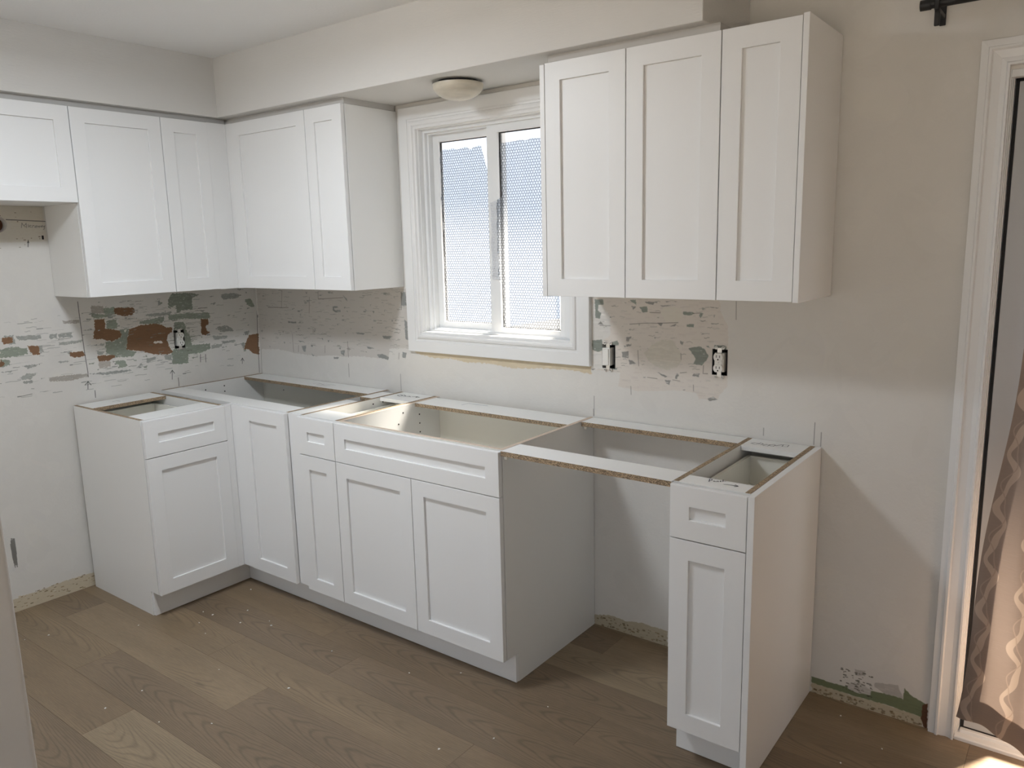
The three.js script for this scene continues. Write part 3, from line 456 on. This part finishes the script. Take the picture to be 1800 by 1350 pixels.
wallCabinet('narrowest white wall cabinet at the right end beside the bare wall', 0.2275, UH, 0.3296, [2.7844, YU, 0], 0, [[0, 0.2275]]);
for (const [x0, x1, y1, label] of [[2.1500, 2.1688, UH - 0.004, 'white side panel on the wall cabinet edge against the window'], [3.0122, 3.0290, UH + 0.003, 'white side panel on the far right wall cabinet']]) {
  const p = tag(shade(new THREE.Mesh(RB(x0, x1, YU - 0.001, YU + y1, x0 > 3 ? 0.002 : 0.027, 0.3305, 0.0012), M.white)), label, 'panel'); p.name = numbered('end_panel'); scene.add(p);
}

// ---------------------------------------------------------------- devices in the walls
function box5(c) { part('electrical_box', merge([B(-0.028, -0.0265, -0.046, 0.046, -0.06, -0.001), B(0.0265, 0.028, -0.046, 0.046, -0.06, -0.001), B(-0.028, 0.028, -0.046, -0.0445, -0.06, -0.001), B(-0.028, 0.028, 0.0445, 0.046, -0.06, -0.001), B(-0.028, 0.028, -0.046, 0.046, -0.062, -0.06)]), M.black, c); }
function yoke(c) {
  const y = part('mounting_strap', merge([B(-0.008, 0.008, -0.05, 0.05, 0.0015, 0.0035), B(-0.016, 0.016, 0.047, 0.051, 0.0015, 0.003), B(-0.016, 0.016, -0.051, -0.047, 0.0015, 0.003)]), M.steel, c);
  for (const sx of [-1, 1]) for (const sy of [-1, 1]) part('ear', new THREE.TorusGeometry(0.0048, 0.0019, 6, 14).translate(sx * 0.0125, sy * 0.051, 0.003), M.steel, y);
}
function outlet(pos, turn, label) {
  const c = thing('electrical_outlet', label, 'outlet', pos, turn); box5(c); yoke(c);
  part('body', merge([B(-0.0165, 0.0165, -0.033, 0.033, -0.02, 0.006), B(-0.012, 0.012, -0.008, 0.008, 0.006, 0.011)]), M.plastic, c);
  for (const sy of [1, -1]) {
    const s = new THREE.Shape(), r = 0.0172, k = 0.0138, a = Math.asin(k / r); s.absarc(0, 0, r, -a, a, false); s.absarc(0, 0, r, Math.PI - a, Math.PI + a, false); s.closePath();
    const f = part('socket', new THREE.ExtrudeGeometry(s, { depth: 0.011, bevelEnabled: true, bevelThickness: 0.001, bevelSize: 0.001, bevelOffset: -0.001, bevelSegments: 1, curveSegments: 10 }).translate(0, sy * 0.0195, 0.005), M.plastic, c);
    part('slot', B(-0.0072, -0.005, sy * 0.0195 - 0.0015, sy * 0.0195 + 0.0075, 0.0165, 0.0172), M.hole, f); part('slot', B(0.0048, 0.007, sy * 0.0195 - 0.0015, sy * 0.0195 + 0.0068, 0.0165, 0.0172), M.hole, f);
    part('slot', new THREE.CylinderGeometry(0.0026, 0.0026, 0.0008, 12).rotateX(Math.PI / 2).translate(0, sy * 0.0195 - 0.008, 0.0169), M.hole, f);
  }
  part('screw', new THREE.CylinderGeometry(0.0026, 0.0026, 0.001, 10).rotateX(Math.PI / 2).translate(0, 0, 0.0115), M.steel, c);
  return c;
}
outlet([2.668, 1.131, 0.001], 0, 'bare duplex outlet in the back wall under the right wall cabinets');
outlet([0.001, 1.118, 0.467], Math.PI / 2, 'bare duplex outlet in the peeled left wall');
{
  const c = thing('light_switch', 'white rocker switch without cover plate beside the window casing', 'switch', [2.222, 1.121, 0.001]); box5(c); yoke(c);
  part('body', RB(-0.0195, 0.0145, -0.034, 0.034, -0.02, 0.013, 0.0015), M.plastic, c);
  part('rocker', RB(-0.0165, 0.0095, -0.0315, 0.0315, 0.008, 0.0175, 0.002).rotateX(0.03), M.plastic, c);
}

// ---------------------------------------------------------------- lamps
{ // switched-off bowl lamp under the soffit, over the window
  const l = thing('ceiling_lamp', 'unlit alabaster glass bowl lamp under the soffit above the window', 'lamp', [1.685, SOF_Y, 0.205]);
  part('mounting_plate', new THREE.CylinderGeometry(0.078, 0.078, 0.0105, 32).translate(0, -0.0055, 0), M.black, l);
  const prof = []; for (let k = 0; k <= 30; k++) { const t = k / 30, r = 0.097 * Math.cos(t * Math.PI / 2), ridge = t < 0.42 ? 0.0012 * Math.sin(t * 90) : 0; prof.push(new THREE.Vector2(Math.max(0.0005, Math.pow(r / 0.097, 0.86) * 0.097 + ridge), -0.011 - 0.056 * Math.sin(t * Math.PI / 2))); }
  const inner = prof.slice().reverse().map((p) => new THREE.Vector2(Math.max(0.0005, p.x - 0.003), Math.min(-0.013, p.y + 0.003)));
  const glass = std(C(0.80, 0.765, 0.66), 0.3, { transmission: 0.15, thickness: 0 });
  glass.map = dataTexture(256, 256, (i, j) => { const v = 0.93 + 0.14 * (fbm(i / 30, j / 22, 4) - 0.4); return [255 * Math.min(1, v), 250 * Math.min(1, v), 244 * Math.min(1, v)]; });
  part('glass_bowl', new THREE.LatheGeometry([...inner.reverse(), ...prof.slice().reverse()].reverse(), 56), glass, l);
}
for (const L of LAMPS) { // lit dome lamps on the ceiling, outside the frame
  const l = thing('ceiling_lamp', L.label, 'lamp', [L.x, CEIL, L.z]);
  part('mounting_plate', new THREE.CylinderGeometry(0.17, 0.17, 0.02, 40).translate(0, -0.01, 0), M.vinyl, l);
  const prof = []; for (let k = 0; k <= 20; k++) { const t = k / 20 * Math.PI / 2; prof.push(new THREE.Vector2(Math.max(0.0005, 0.165 * Math.cos(t)), -0.02 - 0.07 * Math.sin(t))); }
  part('glass_dome', new THREE.LatheGeometry(prof.reverse(), 48), std(C(0.9, 0.9, 0.88), 0.4, { emissive: new THREE.Color(L.color), emissiveIntensity: 1.5 }), l);
  const p = new THREE.PointLight(L.color, L.glow); p.position.set(L.x, CEIL - 0.05, L.z); p.castShadow = true; p.shadow.radius = 2; p.shadow.mapSize.set(1024, 1024); scene.add(p);
  const a = new THREE.RectAreaLight(L.color, L.radiance, L.size, L.size); a.position.set(L.x, CEIL - 0.096, L.z); a.rotation.x = -Math.PI / 2; scene.add(a);
}

// ---------------------------------------------------------------- bubble wrap on the window
{
  const tile = dataTexture(128, 222, (i, j) => {
    let d = 9; for (const [a, b] of [[0.5, 0.25], [0, 0.75], [1, 0.75]]) d = Math.min(d, Math.hypot(i / 128 - a, (j / 222 - b) * 1.732));
    const v = d < 0.40 ? 0.97 - 0.12 * Math.exp(-Math.pow((d - 0.36) / 0.06, 2)) : 0.66; return [226 * v, 234 * v, 243 * v];
  });
  const relief = dataTexture(128, 222, (i, j) => {
    let d = 9; for (const [a, b] of [[0.5, 0.25], [0, 0.75], [1, 0.75]]) d = Math.min(d, Math.hypot(i / 128 - a, (j / 222 - b) * 1.732));
    const v = d < 0.42 ? 255 * Math.sqrt(Math.max(0, 1 - Math.pow(d / 0.42, 4))) : 0; return [v, v, v];
  }, false);
  for (const t of [tile, relief]) t.repeat.set(1 / 0.0125, 1 / 0.02165);
  const wrap = std(C(1, 1, 1), 0.33, { transmission: 0.85, thickness: 0, map: tile, bumpMap: relief, bumpScale: 0.0015, side: THREE.DoubleSide });
  const sheet = (label, left, right, top, bottom, zf) => {
    const nu = 44, nv = 90, pos = [], uv = [], idx = [];
    for (let j = 0; j <= nv; j++) for (let i = 0; i <= nu; i++) {
      const u = i / nu, v = j / nv; const ym = 1.208 + 0.756 * v, x = left(ym) + (right(ym) - left(ym)) * u, y = bottom(x) + (top(x) - bottom(x)) * v;
      pos.push(x, y, zf(x, y)); uv.push(x, y);
    }
    for (let j = 0; j < nv; j++) for (let i = 0; i < nu; i++) { const a = j * (nu + 1) + i, b = a + 1, c = a + nu + 1, d = c + 1; idx.push(a, b, d, a, d, c); }
    const g = new THREE.BufferGeometry(); g.setAttribute('position', new THREE.Float32BufferAttribute(pos, 3)); g.setAttribute('uv', new THREE.Float32BufferAttribute(uv, 2)); g.setIndex(idx); g.computeVertexNormals();
    const m = tag(shade(new THREE.Mesh(g, wrap)), label, 'bubble wrap', 'bubble wrap sheets on the window'); m.name = numbered('bubble_wrap'); scene.add(m); return m;
  };
  const wob = (a, s, k) => (vnoise(a * s + k, k * 1.7) - 0.5);
  sheet('torn bubble wrap sheet taped over the left window pane', (y) => 1.326 + 0.012 * wob(y, 25, 3) + (y > 1.93 ? (y - 1.93) * 0.2 : 0), (y) => (y > 1.62 ? 1.632 - Math.pow(Math.min(1, (y - 1.62) / 0.35), 1.6) * 0.075 : 1.632), (x) => 1.966 + 0.02 * wob(x, 40, 8) - 0.02 * Math.max(0, (x - 1.5) / 0.1) * 0.4, (x) => 1.212 + 0.006 * wob(x, 60, 5),
    (x, y) => -0.079 + 0.004 * wob(x * 0.7 + y, 9, 2) + 0.003 * wob(y - x, 14, 6));
  const rs = sheet('bubble wrap sheet taped over the right window pane and the centre stile', (y) => (y < 1.735 && y > 1.405 ? 1.668 : y >= 1.735 ? 1.668 + Math.min(0.028, (y - 1.735) * 2.2) : 1.668 + Math.min(0.022, (1.405 - y) * 1.6)) + 0.006 * wob(y, 30, 1), () => 1.976, (x) => 1.962 + 0.012 * wob(x, 34, 12), (x) => 1.206 + 0.006 * wob(x, 60, 15),
    (x, y) => -0.0365 + 0.0035 * wob(x * 0.6 + y, 9, 21) + 0.003 * wob(y - x, 13, 26));
  { // flap folded over the stile
    const g = new THREE.PlaneGeometry(0.04, 0.33, 8, 40), p = g.attributes.position, uv = g.attributes.uv;
    for (let i = 0; i < p.count; i++) { const x = p.getX(i), y = p.getY(i), t = x / 0.04 + 0.5; p.setXYZ(i, 1.652 + x + (t < 0.1 ? 0.006 * wob(y, 40, 4) : 0), 1.572 + y - (1 - t) * 0.012 * (y > 0 ? y / 0.165 : 0), -0.0395 + 0.002 * wob(y + x, 50, 9) + 0.003 * t); uv.setXY(i, p.getX(i), p.getY(i)); }
    g.computeVertexNormals(); part('folded_flap', g, std(C(0.85, 0.87, 0.9), 0.5, { transmission: 0.25, thickness: 0, bumpMap: relief, bumpScale: 0.003, side: THREE.DoubleSide }), rs);
  }
}

// ---------------------------------------------------------------- curtain and rod
{
  const r = thing('curtain_rod', 'black curtain rod with bracket above the patio door', 'curtain rod');
  const RY = 2.166, RZ = 0.088;
  part('rod', new THREE.CylinderGeometry(0.0115, 0.0115, 2.15, 24).rotateZ(Math.PI / 2).translate(4.33, RY, RZ), M.rod, r);
  for (const [x, s] of [[3.262, 1], [5.40, -1]]) part('end_cap', new THREE.CylinderGeometry(0.0138, 0.0138, 0.026, 24).rotateZ(Math.PI / 2).translate(x, RY, RZ), M.rod, r);
  for (const x of [3.292, 5.36]) part('bracket', merge([RB(x - 0.008, x + 0.008, 2.125, 2.205, 0.0005, 0.006, 0.002), RB(x - 0.006, x + 0.006, 2.142, 2.154, 0.004, RZ + 0.01, 0.002), RB(x - 0.007, x + 0.007, 2.108, 2.156, RZ - 0.004, RZ + 0.004, 0.003), RB(x - 0.006, x + 0.006, 2.146, 2.176, RZ + 0.0125, RZ + 0.017, 0.002)]), M.rod, r);
  const [c, ctx] = canvas(1024, 1024);
  const CLOTH = [154, 136, 124];
  ctx.fillStyle = rgb(CLOTH); ctx.fillRect(0, 0, 1024, 1024);
  for (let k = 0; k < 7000; k++) { ctx.fillStyle = rgb(CLOTH, 1 + rr(-0.07, 0.07), 0.5); ctx.fillRect(rr(-20, 1024), rr(0, 1024), rr(10, 60), rr(0.7, 1.6)); }
  ctx.lineJoin = ctx.lineCap = 'round';
  for (let col = 0; col < 6; col++) for (const w of [0, 1]) { // meandering ribbons, 0.1 m apart, each with a finer strand crossing it
    for (let y = 0; y < 1024; y += 4) {
      const at = (q) => { const t = q / 1024 * Math.PI * 2 * 4 + (col % 2) * 2.2; return 50 + col * 170.67 + 24 * Math.sin(t + (w ? 1.9 : 0)) + 9 * Math.sin(2 * t + col); };
      ctx.strokeStyle = w ? 'rgba(176,154,138,0.55)' : 'rgba(192,171,154,0.95)'; ctx.lineWidth = w ? 6 : 27 + 8 * Math.sin(y / 1024 * Math.PI * 12 + col);
      ctx.beginPath(); ctx.moveTo(at(y), y); ctx.lineTo(at(y + 4), y + 4); ctx.stroke();
    }
  }
  const tex = canvasTexture(c); tex.wrapS = tex.wrapT = THREE.RepeatWrapping; tex.repeat.set(1 / 0.62, 1 / 0.62);
  const cloth = std(C(1, 1, 1), 0.97, { transmission: 0.2, thickness: 0, map: tex, sheen: 0.3, sheenColor: C(0.8, 0.7, 0.6), sheenRoughness: 0.6, side: THREE.DoubleSide });
  const leftEdge = (y) => 3.468 + 0.088 * Math.pow(Math.max(0, y - 0.12) / 1.16, 0.85) + 0.008 * Math.sin(y * 7);
  const hem = (s) => { const q = Math.max(0, Math.min(1, (s - 0.13) / 0.09)); return 0.135 - 0.10 * s - 0.045 * q * q * (3 - 2 * q) + 0.01 * Math.sin(s * 30); };
  const fold = (s, y) => 0.105 + 0.05 * Math.min(1, s / 0.2) * Math.max(0, 1 - y / 1.4) + 0.028 * Math.sin(s * 24 + 0.5 + 0.5 * Math.sin(y * 2)) * Math.min(1, 0.25 + s * 2.5) + 0.008 * Math.sin(s * 61 + y * 3);
  const drape = (s0, s1, yTop, dz, nu, nv, bottom = hem) => {
    const pos = [], uv = [], idx = [];
    for (let j = 0; j <= nv; j++) for (let i = 0; i <= nu; i++) {
      const s = s0 + (s1 - s0) * i / nu, lo = bottom(s), y = lo + (yTop(s) - lo) * j / nv, x = leftEdge(y) + s * (5.30 - leftEdge(y)) / 1.85;
      pos.push(x, y, fold(s, y) + dz); uv.push(s * 1.15, y);
    }
    for (let j = 0; j < nv; j++) for (let i = 0; i < nu; i++) { const a = j * (nu + 1) + i, b = a + 1, d = a + nu + 1, e = d + 1; idx.push(a, b, e, a, e, d); }
    const g = new THREE.BufferGeometry(); g.setAttribute('position', new THREE.Float32BufferAttribute(pos, 3)); g.setAttribute('uv', new THREE.Float32BufferAttribute(uv, 2)); g.setIndex(idx); g.computeVertexNormals(); return g;
  };
  const cu = thing('curtain', 'brown sheer curtain with wavy ribbon pattern hanging over the patio door', 'curtain');
  part('cloth', drape(0, 1.15, () => 2.153, 0, 150, 60), cloth, cu);
  part('bottom_hem', drape(0, 1.15, (s) => hem(s) + 0.075, -0.0035, 150, 4), cloth, cu);
  part('side_hem', drape(0, 0.05, () => 2.15, -0.0055, 6, 60), cloth, cu);
}

// ---------------------------------------------------------------- crumbs of paint and plaster on the floor
{
  const g = [0, 1, 2].map((k) => { const s = new THREE.IcosahedronGeometry(1, 0), p = s.attributes.position; for (let i = 0; i < p.count; i++) { const n = 0.7 + 0.5 * hash2(Math.round(p.getX(i) * 50) + k * 17, Math.round(p.getY(i) * 50 + p.getZ(i) * 90)); p.setXYZ(i, p.getX(i) * n, p.getY(i) * n * 0.35, p.getZ(i) * n * 0.7); } s.computeVertexNormals(); s.computeBoundingBox(); return s.translate(0, -s.boundingBox.min.y, 0); });
  const m = std(C(0.85, 0.84, 0.80), 0.9);
  CHIPS.forEach(([x, z], k) => { const o = tag(shade(new THREE.Mesh(g[k % 3], m)), 'tiny white crumb of paint lying on the plank floor', 'crumb', 'paint crumbs on the floor'); o.name = numbered('paint_crumb'); o.scale.setScalar(rr(0.0028, 0.0058)); o.position.set(x, 0, z); o.rotation.y = rr(0, 6); scene.add(o); });
}

renderer.render(scene, camera);
